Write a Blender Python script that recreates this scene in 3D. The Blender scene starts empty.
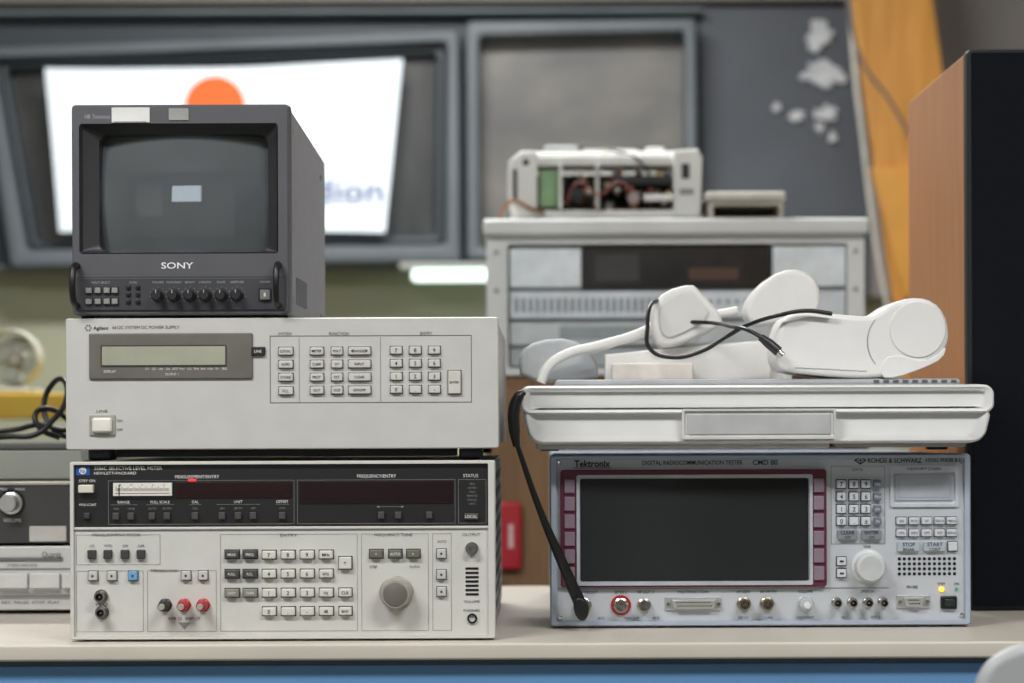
import bpy, bmesh, math, random
from mathutils import Vector, Matrix
random.seed(4)
ZC=1.119
sc=bpy.context.scene
COL=sc.collection
try:
    sc.view_settings.view_transform='Standard'
    sc.view_settings.look='None'
except Exception as e: print(e)

def lin(h):
    h=h.lstrip('#'); o=[]
    for i in (0,2,4):
        c=int(h[i:i+2],16)/255
        o.append(c/12.92 if c<=.04045 else ((c+.055)/1.055)**2.4)
    return (*o,1)
MATS={}
def M(hexc,rough=.5,metal=0,var=.06,scale=30,bump=0,emis=0,coat=0,kind='noise',hex2=None,spec=.5,stretch=(1,1,1)):
    key=(hexc,rough,metal,var,scale,bump,emis,coat,kind,hex2,spec,stretch)
    if key in MATS: return MATS[key]
    m=bpy.data.materials.new('mat_'+kind+'_'+hexc.strip('#')); m.use_nodes=True
    nt=m.node_tree; b=nt.nodes['Principled BSDF']
    b.inputs['Roughness'].default_value=rough; b.inputs['Metallic'].default_value=metal
    b.inputs['Coat Weight'].default_value=coat
    b.inputs['Specular IOR Level'].default_value=spec
    c=lin(hexc)
    tc=nt.nodes.new('ShaderNodeTexCoord'); mp=nt.nodes.new('ShaderNodeMapping')
    mp.inputs['Scale'].default_value=stretch
    nt.links.new(tc.outputs['Object'],mp.inputs[0])
    n=nt.nodes.new('ShaderNodeTexNoise'); n.inputs['Scale'].default_value=scale; n.inputs['Detail'].default_value=3
    if kind=='wood':
        n.inputs['Detail'].default_value=6; n.inputs['Distortion'].default_value=.6
    nt.links.new(mp.outputs[0],n.inputs['Vector'])
    r=nt.nodes.new('ShaderNodeValToRGB')
    c2=lin(hex2) if hex2 else tuple(x*(1-var*2) for x in c[:3])+(1,)
    c1=c if hex2 else tuple(min(1,x*(1+var)) for x in c[:3])+(1,)
    r.color_ramp.elements[0].position=.3; r.color_ramp.elements[0].color=c2
    r.color_ramp.elements[1].position=.65; r.color_ramp.elements[1].color=c1
    nt.links.new(n.outputs['Fac'],r.inputs[0]); nt.links.new(r.outputs[0],b.inputs['Base Color'])
    if bump:
        bp=nt.nodes.new('ShaderNodeBump'); bp.inputs['Strength'].default_value=bump; bp.inputs['Distance'].default_value=.001
        nt.links.new(n.outputs['Fac'],bp.inputs['Height']); nt.links.new(bp.outputs[0],b.inputs['Normal'])
    if emis:
        nt.links.new(r.outputs[0],b.inputs['Emission Color']); b.inputs['Emission Strength'].default_value=emis
    MATS[key]=m; return m

def P(px,py,Y): return Vector(((px-540)*(2+Y)/2000,Y,ZC+(421-py)*(2+Y)/2000))

def mkmesh(name,bm,mat,smooth=True,angle=35,wn=False):
    bmesh.ops.recalc_face_normals(bm,faces=bm.faces)
    me=bpy.data.meshes.new(name); bm.to_mesh(me); bm.free()
    me.materials.append(mat)
    if smooth:
        for p in me.polygons: p.use_smooth=True
        if wn:
            N=[Vector((0,0,0)) for _ in me.vertices]
            for p in me.polygons:
                for v in p.vertices: N[v]+=p.normal*p.area
            me.normals_split_custom_set_from_vertices([n.normalized() if n.length>0 else Vector((0,0,1)) for n in N])
        else:
            me.set_sharp_from_angle(angle=math.radians(angle))
    return me
CACHE={}
def boxmesh(name,w,d,h,bev,mat,seg=2):
    key=(round(w,5),round(d,5),round(h,5),round(bev,5),mat.name,seg)
    if key in CACHE: return CACHE[key]
    bm=bmesh.new(); bmesh.ops.create_cube(bm,size=1)
    bmesh.ops.scale(bm,vec=(w,d,h),verts=bm.verts)
    if bev>0: bmesh.ops.bevel(bm,geom=bm.edges[:],offset=min(bev,.45*min(w,d,h)),segments=seg,affect='EDGES',profile=.5)
    me=mkmesh(name,bm,mat,smooth=bev>0,wn=True); CACHE[key]=me; return me

def obj(name,me,loc,parent=None,label=None):
    o=bpy.data.objects.new(name,me); COL.objects.link(o)
    o.location=loc
    if parent: o.parent=parent
    if label: o['label']=label
    return o

TXT={}
def txtmesh(s,bold):
    k=(s,bold)
    if k in TXT: return TXT[k]
    cu=bpy.data.curves.new('t','FONT'); cu.body=s; cu.size=1; cu.resolution_u=3; cu.fill_mode='FRONT'
    if bold: cu.offset=bold
    o=bpy.data.objects.new('t',cu); COL.objects.link(o)
    bpy.context.view_layer.update()
    me=bpy.data.meshes.new_from_object(o)
    vs=[v.co.copy() for v in me.vertices]; fs=[tuple(p.vertices) for p in me.polygons]
    bpy.data.objects.remove(o); bpy.data.curves.remove(cu); bpy.data.meshes.remove(me)
    TXT[k]=(vs,fs); return TXT[k]

class Thing:
    def __init__(s,name,label,cat,y0,bx,by,depth=0,group=None,z=None):
        s.y0=y0; s.k=(2+y0)/2000; s.acc={}
        o=bpy.data.objects.new(name,None); COL.objects.link(o); o.empty_display_size=.05
        loc=s.p(bx,by,depth)
        if z is not None: loc.z=z
        o.location=loc; o['label']=label; o['category']=cat
        if group: o['group']=group
        s.o=o; s.org=loc
        s.subloc={}
    def p(s,px,py,d=0): return Vector(((px-540)*s.k,s.y0+d,ZC+(421-py)*s.k))
    def add(s,name,me,loc,parent=None,label=None):
        org=s.org; par=s.o
        if parent: par=parent; org=s.subloc[parent.name]
        o=obj(name,me,loc-org,par,label); s.subloc[o.name]=loc.copy(); return o
    def box(s,name,x0,y0,x1,y1,d0,d1,mat,bev=.001,parent=None,label=None,seg=2):
        a=s.p(x0,y0,d0); b=s.p(x1,y1,d1)
        c=(a+b)/2
        me=boxmesh(name,abs(b.x-a.x),abs(d1-d0),abs(a.z-b.z),bev,mat,seg)
        return s.add(name,me,c,parent,label)
    def cbox(s,name,cx,cy,w,h,d0,d1,mat,bev=.0007,parent=None,label=None):
        return s.box(name,cx-w/2,cy-h/2,cx+w/2,cy+h/2,d0,d1,mat,bev,parent,label)
    def loft(s,name,loops,mat,cap0=False,cap1=False,cyc=False,parent=None,label=None,angle=28,wn=False):
        L=[[s.p(*v) for v in lp] for lp in loops]
        allv=[v for lp in L for v in lp]
        c=sum(allv,Vector())/len(allv)
        bm=bmesh.new()
        V=[[bm.verts.new(v-c) for v in lp] for lp in L]
        n=len(V[0]); pairs=list(zip(V[:-1],V[1:]))
        if cyc: pairs.append((V[-1],V[0]))
        for A,B in pairs:
            for i in range(n):
                j=(i+1)%n
                try: bm.faces.new((A[i],A[j],B[j],B[i]))
                except ValueError: pass
        if cap0: bm.faces.new(V[0])
        if cap1: bm.faces.new(V[-1])
        return s.add(name,mkmesh(name,bm,mat,angle=angle,wn=wn),c,parent,label)
    def lathe(s,name,cx,cy,prof,mat,seg=32,knurl=0,parent=None,label=None,angle=35):
        key=('lathe',s.k,tuple(prof),mat.name,seg,knurl)
        d0=prof[0][1]; loc=s.p(cx,cy,d0)
        if key not in CACHE:
            bm=bmesh.new(); V=[]
            for r,d in prof:
                rr=max(r,.01)*s.k
                V.append([bm.verts.new(Vector((rr*(1-(knurl if i%2 else 0))*math.cos(2*math.pi*i/seg),d-d0,rr*(1-(knurl if i%2 else 0))*math.sin(2*math.pi*i/seg)))) for i in range(seg)])
            for A,B in zip(V[:-1],V[1:]):
                for i in range(seg):
                    j=(i+1)%seg; bm.faces.new((A[i],A[j],B[j],B[i]))
            bm.faces.new(V[0]); bm.faces.new(V[-1])
            CACHE[key]=mkmesh(name,bm,mat,angle=angle)
        return s.add(name,CACHE[key],loc,parent,label)
    def prof(s,name,pts,d0,d1,mat,bev=.004,seg=3,smooth=0,parent=None,label=None):
        for _ in range(smooth):
            q=[]
            for i in range(len(pts)):
                a=pts[i]; b=pts[(i+1)%len(pts)]
                q+= [(a[0]*.75+b[0]*.25,a[1]*.75+b[1]*.25),(a[0]*.25+b[0]*.75,a[1]*.25+b[1]*.75)]
            pts=q
        W=[s.p(x,y,d0) for x,y in pts]; c=sum(W,Vector())/len(W); c.y=s.y0+(d0+d1)/2
        bm=bmesh.new()
        v=[bm.verts.new(w-c) for w in W]
        f=bm.faces.new(v)
        r=bmesh.ops.extrude_face_region(bm,geom=[f])
        nv=[e for e in r['geom'] if isinstance(e,bmesh.types.BMVert)]
        bmesh.ops.translate(bm,verts=nv,vec=(0,d1-d0,0))
        if bev:
            eds=[e for e in bm.edges if abs(e.verts[0].co.y-e.verts[1].co.y)<1e-6]
            bmesh.ops.bevel(bm,geom=eds,offset=bev,segments=seg,affect='EDGES',profile=.5,clamp_overlap=True)
        return s.add(name,mkmesh(name,bm,mat,angle=40,wn=bool(bev) and smooth>0),c,parent,label)
    def tube(s,name,pts,r,mat,parent=None,label=None,radii=None,res=6):
        cu=bpy.data.curves.new('c','CURVE'); cu.dimensions='3D'; cu.bevel_depth=r; cu.bevel_resolution=res; cu.use_fill_caps=True
        cu.resolution_u=8
        sp=cu.splines.new('BEZIER'); sp.bezier_points.add(len(pts)-1)
        c=pts[0].copy()
        for i,p in enumerate(pts):
            b=sp.bezier_points[i]; b.co=p-c; b.handle_left_type=b.handle_right_type='AUTO'
            if radii: b.radius=radii[i]
        o=bpy.data.objects.new('c',cu); COL.objects.link(o); bpy.context.view_layer.update()
        me=bpy.data.meshes.new_from_object(o); bpy.data.objects.remove(o)
        me.materials.clear(); me.materials.append(mat)
        for p in me.polygons: p.use_smooth=True
        me.set_sharp_from_angle(angle=math.radians(40))
        return s.add(name,me,c,parent,label)
    def _acc(s,mat): return s.acc.setdefault(mat.name,(mat,[],[]))
    def text(s,t,x0,x1,yc,h,mat,d=-.0015,bold=0):
        vs,fs=txtmesh(t,bold)
        if not vs: return
        mx=max(v.x for v in vs); mn=min(v.x for v in vs)
        cap=.72
        ky=h/cap
        if x1 is None: kx=ky*.95; xa=x0-(mx-mn)*kx/2
        else: kx=(x1-x0)/(mx-mn); xa=x0
        m,V,F=s._acc(mat); b=len(V)
        for v in vs: V.append(s.p(xa+(v.x-mn)*kx, yc+h/2-v.y*ky, d))
        for f in fs: F.append(tuple(i+b for i in f))
    def quad(s,pts,mat,d=-.0014):
        m,V,F=s._acc(mat); b=len(V)
        for x,y in pts: V.append(s.p(x,y,d))
        F.append(tuple(range(b,b+len(pts))))
    def rect(s,x0,y0,x1,y1,mat,d=-.0014): s.quad([(x0,y1),(x1,y1),(x1,y0),(x0,y0)],mat,d)
    def outline(s,x0,y0,x1,y1,w,mat,d=-.0014):
        s.rect(x0,y0,x1,y0+w,mat,d); s.rect(x0,y1-w,x1,y1,mat,d); s.rect(x0,y0+w,x0+w,y1-w,mat,d); s.rect(x1-w,y0+w,x1,y1-w,mat,d)
    def done(s,name='printed_lettering'):
        for k,(m,V,F) in s.acc.items():
            c=sum(V,Vector())/len(V)
            me=bpy.data.meshes.new(name); me.from_pydata([v-c for v in V],[],F); me.materials.append(m)
            s.add(name,me,c)
        s.acc={}

def rr(x0,y0,x1,y1,r,d,n=4):
    pts=[]
    for cx,cy,a0 in ((x1-r,y0+r,-90),(x1-r,y1-r,0),(x0+r,y1-r,90),(x0+r,y0+r,180)):
        for i in range(n+1):
            a=math.radians(a0+90*i/n); pts.append((cx+r*math.cos(a),cy+r*math.sin(a),d))
    return pts
def trap(x0,y0,x1,y1,r,d,taper,n=6):
    out=[]
    for x,y,dd in rr(x0,y0,x1,y1,r,d,n):
        t=(y-y0)/(y1-y0); out.append((x+taper*t*(1 if x<(x0+x1)/2 else -1),y,dd))
    return out

# ---------- materials
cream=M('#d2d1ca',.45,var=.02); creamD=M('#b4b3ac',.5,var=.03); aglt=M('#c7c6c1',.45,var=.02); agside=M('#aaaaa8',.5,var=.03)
blk=M('#151517',.4); blk2=M('#26262a',.45); grey=M('#77777a',.5); lgrey=M('#c9cbc9',.5)
white=M('#dedddb',.4,var=.02); inkD=M('#2c2c30',.6); inkW=M('#e6e6e2',.6); inkL=M('#86847f',.6); inkM=M('#55534f',.6)
metal=M('#b8b4ac',.25,1); chrome=M('#d5d5d5',.2,1); hole=M('#050506',.6)
redm=M('#a81c26',.35); bluek=M('#6fa6cf',.45)

def S(name,x0,y0,z0,x1,y1,z1,mat,bev=0):
    o=obj(name,boxmesh(name,x1-x0,y1-y0,z1-z0,bev,mat),Vector(((x0+x1)/2,(y0+y1)/2,(z0+z1)/2))); o['kind']='structure'; return o

# ================= ROOM
XL,XR,YF,YB,ZT=-3.2,3.2,-4.6,3.1,2.75
S('floor',XL,YF,-.05,XR,YB,0,M('#7d786f',.4,scale=4))
S('ceiling',XL,YF,ZT,XR,YB,ZT+.05,M('#c9c7c0',.8,scale=8))
S('wall_back',XL,YB,0,XR,YB+.1,ZT,M('#b8ba9e',.7,scale=2))
S('wall_left',XL-.1,YF,0,XL,YB,ZT,M('#b4b5ae',.8,scale=2))
S('wall_right',XR,YF,0,XR+.1,YB,ZT,M('#b4b5ae',.8,scale=2))
S('wall_front',XL,YF-.1,0,XR,YF,ZT,M('#a2a2a2',.8,scale=2))
def SP(name,x0,y0,x1,y1,Y0,Y1,mat,bev=.004):
    a=P(x0,y0,Y0);b=P(x1,y1,Y1); return S(name,a.x,Y0,b.z,b.x,Y1,a.z,mat,bev)
wf=M('#6b7379',.45,scale=5); wf2=M('#868f94',.4,scale=5); wpan=M('#5c6169',.55,scale=3,hex2='#50555c')
SP('trim_1',-120,20,702,268,3.04,3.1,M('#4a5157',.5,scale=3))
SP('trim_2',-300,-140,852,8,3.02,3.1,M('#8f8a85',.7,scale=3))
SP('trim_3',702,8,866,300,3.03,3.1,wpan)
SP('trim_4',866,-140,1200,300,3.04,3.1,M('#9a9592',.7,scale=3))
SP('trim_5',-300,8,702,22,2.98,3.1,wf2,.006)
SP('trim_6',-300,262,492,272,2.98,3.1,M('#6b7370',.5),.006)
def quadring(name,o,i,Y0,Y1,mat,kind='structure'):
    bm=bmesh.new()
    L=[[Vector((P(x,y,3.0).x,Yy,P(x,y,3.0).z)) for x,y in q] for q,Yy in ((o,Y1),(o,Y0),(i,Y0),(i,Y1))]
    c=sum([v for l in L for v in l],Vector())/16
    V=[[bm.verts.new(v-c) for v in l] for l in L]
    for a in range(4):
        A=V[a];B=V[(a+1)%4]
        for k in range(4): bm.faces.new((A[k],A[(k+1)%4],B[(k+1)%4],B[k]))
    bmesh.ops.bevel(bm,geom=bm.edges[:],offset=.006,segments=2,affect='EDGES')
    ob=obj(name,mkmesh(name,bm,mat,wn=True),c); ob['kind']=kind; return ob
def pane(name,q,Y0,Y1,mat):
    bm=bmesh.new(); f=[Vector((P(x,y,3).x,Y0,P(x,y,3).z)) for x,y in q]; g=[v+Vector((0,Y1-Y0,0)) for v in f]
    c=sum(f+g,Vector())/8
    A=[bm.verts.new(v-c) for v in f];B=[bm.verts.new(v-c) for v in g]
    bm.faces.new(A);bm.faces.new(B)
    for k in range(4): bm.faces.new((A[k],A[(k+1)%4],B[(k+1)%4],B[k]))
    ob=obj(name,mkmesh(name,bm,mat,smooth=False),c); ob['kind']='structure'; return ob
quadring('window_1',[(-14,50),(462,34),(463,264),(18,268)],[(2,62),(449,48),(447,246),(34,250)],2.93,3.04,wf)
quadring('trim_7',[(2,62),(449,48),(447,246),(34,250)],[(12,70),(438,57),(436,236),(42,241)],2.96,3.04,M('#3f464b',.4))
pane('window_2',[(10,68),(440,55),(438,238),(40,243)],3.0,3.03,M('#4f4f4e',.25,scale=9,hex2='#2a2c2e',stretch=(1,1,.25)))
quadring('window_3',[(468,26),(697,24),(697,262),(468,262)],[(482,42),(684,38),(684,250),(482,250)],2.93,3.04,wf)
pane('window_4',[(480,40),(686,36),(686,252),(480,252)],3.0,3.03,M('#84817c',.35,scale=4,hex2='#5a5a5c',stretch=(1,1,1.6)))
S('window_5',-1.55,YF,1.5,-.55,YF+.03,2.2,M('#cfe3f2',.5,emis=1.7,var=0))
S('dark_reflection_panel',.5,YF,0,1.4,YF+.04,2.05,M('#4d4a47',.5,scale=3))  # unseen dark panel, added behind camera to vary the tube's reflections
S('pale_reflection_panel',-2.9,YF,.9,-1.9,YF+.05,2.3,M('#e2e2de',.5))  # unseen pale board, added behind camera to brighten reflections in the tube
S('trim_9',-1.65,YF,1.4,-.45,YF+.02,2.3,M('#5a5d61',.5))

# banner
B=Thing('banner','white fabric banner with orange disc, emission imitating window backlight','banner',2.9,215,232)
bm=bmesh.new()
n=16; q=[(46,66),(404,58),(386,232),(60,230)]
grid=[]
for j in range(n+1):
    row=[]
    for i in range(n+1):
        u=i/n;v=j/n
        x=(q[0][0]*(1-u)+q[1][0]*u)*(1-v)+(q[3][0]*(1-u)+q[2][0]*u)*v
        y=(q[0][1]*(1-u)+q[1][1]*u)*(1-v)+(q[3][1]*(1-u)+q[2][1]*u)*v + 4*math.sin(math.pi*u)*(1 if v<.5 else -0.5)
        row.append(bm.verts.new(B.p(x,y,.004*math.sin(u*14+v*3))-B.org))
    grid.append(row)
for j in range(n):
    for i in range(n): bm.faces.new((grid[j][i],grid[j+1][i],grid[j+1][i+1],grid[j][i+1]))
B.add('banner_cloth',mkmesh('banner_cloth',bm,M('#e2ebf1',.8,var=.02,emis=.5)),B.org.copy())  # cloth and print glow to imitate window light coming through
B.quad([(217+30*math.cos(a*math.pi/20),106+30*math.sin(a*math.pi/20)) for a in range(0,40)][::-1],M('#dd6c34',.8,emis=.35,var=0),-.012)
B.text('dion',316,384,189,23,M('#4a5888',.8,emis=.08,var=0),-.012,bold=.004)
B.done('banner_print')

def blob(cx,cy,rx,ry,i):
    T=Thing('paint_patch','irregular white flaked paint patch on a grey wall panel','paint patch',3.018,cx,cy,group='white paint patches on grey panel')
    pts=[]
    for a in range(22):
        r=random.uniform(.55,1.3); pts.append((cx+rx*r*math.cos(a*math.pi/11),cy+ry*r*math.sin(a*math.pi/11)))
    T.prof('paint_flake',pts,0,.012,M('#dfe2e6',.8,hex2='#b9bcc2',scale=25),bev=0)
for i,(a,b,c,d) in enumerate([(821,37,16,14),(825,76,20,13),(798,117,9,6),(828,115,11,8),(821,128,5,6),(834,138,5,5),(778,108,4,4)]): blob(a,b,c,d,i)

W=Thing('wooden_plank','long ochre wooden board leaning against the wall','plank',2.75,950,892,z=0)
W.prof('board',[(833,-150),(914,-150),(1056,890),(975,890)],0,.04,M('#e0a04e',.55,scale=5,hex2='#cc8d3e',kind='wood',stretch=(6,6,.6)),bev=.004)
W.prof('board_batten',[(870,170),(922,170),(940,300),(903,300)],-.03,0,M('#e6a54c',.5,scale=5),bev=.004)
C=Thing('hanging_cable','pale cable hanging down beside a wooden board','cable',2.65,860,290)
C.tube('cable_sheath',[C.p(x,y) for x,y in ((840,-60),(850,0),(856,70),(864,140),(876,240),(892,330))],.006,M('#c9c4ba',.6))
C2=Thing('hanging_cable','thin grey cable looping across a wooden board','cable',2.6,900,160)
C2.tube('cable_sheath',[C2.p(x,y) for x,y in ((845,-40),(862,60),(893,105),(915,150),(920,190))],.004,M('#5f5a5e',.6))

F=Thing('glowing_strip','glowing white strip with slim housing below a window','bright_strip',2.9,442,282)  # bright strip on the wall, built as a glowing tube and housing
F.box('strip_housing',400,262,492,268,.0,.08,M('#b9bdb8',.5),.003)
F.box('strip_tube',412,268,492,280,.01,.05,M('#e8fff4',.5,emis=1.8,var=0),.008)

# ================= equipment rack on wooden cabinet
R=Thing('wooden_cabinet','brown wooden cabinet carrying an equipment rack','cabinet',1.2,676,800,z=0)
wd=M('#8a6a4a',.6,scale=4,hex2='#75563a',kind='wood',stretch=(8,8,.8))
zt=R.p(0,375).z
def cabbox(T,name,x0,z0,x1,z1,d0,d1,mat,bev=.003):
    a=Vector(((x0-540)*T.k,T.y0+d0,z0)); b=Vector(((x1-540)*T.k,T.y0+d1,z1))
    return T.add(name,boxmesh(name,b.x-a.x,d1-d0,z1-z0,bev,mat),(a+b)/2)
cabbox(R,'cabinet_body',484,.0,870,zt,.01,.6,wd)
for a,b,h in ((486,676,664),(679,868,691)):
    dr=cabbox(R,'door',a,.04,b,zt-.02,-.012,.009,wd)
    hx=(h-540)*R.k
    R.add('handle',boxmesh('handle',.012,.02,.12,.004,chrome),Vector((hx,R.y0-.021,.75)),dr)
K=Thing('equipment_rack','pale grey metal rack enclosure with black panel on wooden cabinet','equipment rack',1.2,676,375)
rk=M('#dfe2e1',.45,scale=6); rk2=M('#b4b9ba',.5,scale=6); rkw=M('#e9f1f5',.5)
K.box('rack_shell',489,232,863,375,.03,.5,rk2,.006)
K.loft('rack_frame',[rr(487,222,865,375,6,.05),rr(487,222,865,375,6,0),rr(508,244,848,368,3,0),rr(508,244,848,368,3,.05)],rk,cyc=True)
K.box('rack_lid',484,220,868,236,-.02,.52,rk,.005)
K.box('blank_panel',510,248,582,287,.01,.03,rkw,.002)
K.box('black_panel',584,246,772,288,.012,.03,M('#201d1c',.3,scale=12,hex2='#35312e'),.002)
K.box('blank_panel',774,246,847,287,.01,.03,rkw,.002)
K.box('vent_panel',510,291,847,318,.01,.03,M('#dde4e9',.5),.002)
for i in range(22): K.rect(515+i*7,298,519+i*7,312,M('#8f98a0',.6),.0095)
for i in range(12): K.rect(700+i*9,300,704+i*9,304,M('#8b949b',.6),.0095)
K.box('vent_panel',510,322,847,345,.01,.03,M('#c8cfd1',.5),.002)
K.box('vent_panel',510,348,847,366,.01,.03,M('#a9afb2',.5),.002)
K.rect(596,254,640,281,M('#3d3a3a',.4),.011); K.rect(690,268,740,280,M('#553a2e',.4),.011); K.rect(560,326,700,340,M('#9aa3a8',.5),.0095)
for x in (497,856):
    for y in (252,290,330,358): K.lathe('rack_screw',x,y,[(2.4,0),(2.4,-.003),(1,-.004)],M('#9a9ea0',.4,.6),10)
K.done('panel_marking')

D=Thing('disassembled_machine','opened white metal chassis with exposed mechanism on a rack','machine',1.22,607,219)
mw=M('#e2e3de',.4,scale=8)
D.box('chassis_base',512,210,700,219,0,.3,mw,.003)
D.prof('chassis_side',[(510,162),(522,152),(538,152),(538,218),(520,218),(508,190)],-.01,.28,mw,bev=.003)
D.prof('chassis_side',[(674,152),(698,150),(703,158),(701,218),(674,218)],-.01,.28,mw,bev=.003)
D.box('side_slot',514,170,518,200,-.012,-.009,blk2,.001); D.box('side_slot',682,165,690,180,-.012,-.009,blk2,.001)
D.box('side_slot',524,160,530,166,-.012,-.009,blk2,.001); D.box('side_slot',680,190,694,196,-.012,-.009,M('#8d8f8c',.5),.001)
D.box('top_rail',536,156,676,166,-.005,.02,mw,.003)
D.box('top_cover',520,149,700,156,.03,.28,mw,.004)
D.box('back_plate',538,160,674,210,.2,.21,M('#6a5f58',.6),.001)
D.box('circuit_board',540,170,563,206,.01,.02,M('#86a67d',.5),.001)
cols=['#7d3a30','#3a4f7a','#b59a6a','#2a2622','#8b3f4a','#d8cfc0','#504640','#9b6a3a','#c8c8c0','#1f1d1c','#8a7a7a','#3d5a4a','#d8d4c8','#b8a890']
for i in range(60):
    x=random.uniform(564,668); y=random.uniform(168,204); w=random.uniform(2,8); h=random.uniform(2,7)
    D.box('mechanism_block',x,y,min(x+w,673),min(y+h,209),random.uniform(-.005,.04),random.uniform(.06,.15),M(cols[i%14],.5),.0015)
D.lathe('roller_wheel',578,196,[(7,.0),(7,-.015),(4,-.015),(4,-.02)],blk,24)
D.box('black_tray',612,176,672,186,-.004,.18,blk,.003)
D.lathe('roller_wheel',634,199,[(6,-.004),(6,-.02),(3,-.02)],M('#9a8a86',.4),24)
D.box('bracket',644,196,674,202,-.02,.0,mw,.002); D.box('bracket',596,166,600,210,-.018,.0,M('#b9b9b2',.4,.4),.001); D.box('bracket',560,166,563,210,-.018,.0,mw,.001)
D.box('gear_cover',545,141,580,149,.05,.2,M('#9b9f9c',.5),.004); D.box('gear_cover',585,144,640,149,.06,.2,M('#bfbfb4',.5),.002); D.box('gear_cover',648,143,668,149,.05,.2,M('#bfbfbb',.5),.004)
for x in (552,566,598,612,655): D.box('gear_post',x,138,x+5,144,.08,.12,M('#6d6a66',.5),.001)
D.tube('wire',[D.p(500,216,.02),D.p(505,208,.0),D.p(515,202,-.018),D.p(530,209,-.02),D.p(545,214,-.01)],.003,M('#8a5a3a',.5))
D.tube('wire',[D.p(560,150,.1),D.p(590,142,.05),D.p(620,150,.02),D.p(640,162,-.012),D.p(650,176,-.01)],.002,blk)
D.tube('wire',[D.p(566,205,-.01),D.p(580,184,-.02),D.p(600,196,-.02),D.p(620,184,-.02),D.p(640,204,-.015)],.0016,M('#8a4a44',.5))
E=Thing('plastic_tray','shallow beige translucent plastic tray on a rack','tray',1.2,745,220)
E.loft('tray_body',[rr(709,202,784,220,4,.2),rr(709,202,784,220,4,0),rr(714,206,780,218,3,0),rr(714,206,780,218,3,.18)],M('#bdb8ab',.35),cap1=True,cap0=True)
E.box('tray_lid',706,193,786,202,-.01,.21,M('#d0cdc3',.35),.004)

RP=Thing('red_sign_plate','small red plate with white mark fixed to wooden cabinet','sign',1.17,512,570)
RP.box('plate',498,502,521,570,0,.015,M('#b82430',.5),.006); RP.rect(508,524,513,548,M('#d9bcbc',.6),-.001); RP.done('plate_marking')

# ================= shelf with fan
SH=Thing('storage_shelf','yellow shelf board on metal uprights','shelf',1.5,150,800,z=0)
SH.box('shelf_board',-120,391,320,417,0,.4,M('#d0ab38',.5,scale=5,hex2='#c09a34'),.004)
zz=SH.p(0,417).z
for x in (-110,300):
    for d in (.02,.36): cabbox(SH,'upright',x,0,x+16,zz,d,d+.02,M('#77776f',.5),.002)
SH.box('shelf_board',-110,470,310,482,.0,.4,M('#8f8f86',.5,scale=5),.004)
FN=Thing('desk_fan','pale round desk fan standing on a yellow shelf','fan',1.56,12,391)
fp=M('#b4b6ad',.7)
FN.box('fan_base',-6,386,30,391,-.02,.1,fp,.003)
FN.box('fan_stand',8,366,16,387,.04,.07,fp,.003)
FN.loft('fan_cage',[[(12+r*math.cos(a*math.pi/16),356+r*math.sin(a*math.pi/16),d) for a in range(32)] for r,d in ((27,.03),(29,.01),(27,-.01),(25,.01))],M('#a9ac9f',.7),cyc=True)
FN.lathe('fan_back',12,356,[(26,.05),(26,.045),(1,.045)],M('#b3b6a8',.7),32)
for i in range(4):
    a=i*math.pi/2+.4
    ca,sa=math.cos(a),math.sin(a)
    def q2(u,v): return (12+u*ca-v*sa,356+u*sa+v*ca)
    FN.prof('fan_blade',[q2(4,-3),(q2(20,-11)),(q2(24,-3)),(q2(22,7)),q2(4,3)],.03,.034,M('#bcc0b6',.7),bev=0,smooth=2)
FN.lathe('fan_hub',12,356,[(8,.05),(8,.02),(5,.012)],fp)

# ================= DESK
TT=ZC-.219
DK=Thing('workbench','long bench with cream laminate top and blue front panel','workbench',0,540,0,z=0)
def wb(T,name,x0,y0,z0,x1,y1,z1,mat,bev=.003):
    return T.add(name,boxmesh(name,x1-x0,y1-y0,z1-z0,bev,mat),Vector(((x0+x1)/2,(y0+y1)/2,(z0+z1)/2)))
wb(DK,'worktop',-1.8,-.025,TT-.017,1.5,.66,TT,M('#cdc5b9',.45,scale=6,var=.03))
wb(DK,'dark_gap_strip',-1.78,-.012,TT-.022,1.48,.1,TT-.017,M('#4d4f55',.5),.0005)  # dark strip filling the gap between worktop and blue panel
wb(DK,'front_panel',-1.78,-.01,.02,1.48,.01,TT-.022,M('#6696c4',.4,scale=4,var=.03))
for x in (-1.75,-.1,1.42): wb(DK,'leg',x,.6,0,x+.04,.64,TT-.017,grey)

# ================= LEVEL METER
H=Thing('level_meter','cream bench instrument with black display panel, keypad and tuning knob','measuring instrument',0,282,640)
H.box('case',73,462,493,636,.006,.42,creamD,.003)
for x in (90,470):
    for d in (.02,.38): H.box('foot',x-9,635,x+9,640,d,d+.02,blk2,.001)
H.loft('front_frame',[rr(70,460,495,638,2.5,.012),rr(70,460,495,638,2.5,-.002),rr(71,461,494,637,2,-.004),rr(74,463,488,635,1,-.004),rr(74,463,488,635,1,.012)],cream,cyc=True)
H.box('display_panel',74,463,488,526,0,.012,M('#242223',.4,var=.05),.0003)
H.box('keypad_panel',74,527.5,488,635,-.001,.012,cream,.0003)
H.box('panel_divider',74,525.5,488,528,-.003,.006,cream,.0005)
for i in range(9):
    z=475+i*17
    wb(H,'side_slot',-.0475,.05,ZC+(421-z-8)*.001,-.0465,.36,ZC+(421-z)*.001,blk2,.0003)
H.rect(76,464.5,89.5,473.5,M('#2458a6',.5),-.0006)
H.quad([(82.7+3.6*math.cos(a*math.pi/8),469+3.6*math.sin(a*math.pi/8)) for a in range(16)][::-1],inkW,-.0008)
H.text('hp',82.7,None,469,3.8,M('#2458a6',.5),-.001,.01)
H.text('3586C SELECTIVE LEVEL METER',94,162,466.5,3.6,inkW,-.0006,.005)
H.text('HEWLETT•PACKARD',94,136,471.5,2.8,inkW,-.0006)
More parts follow.
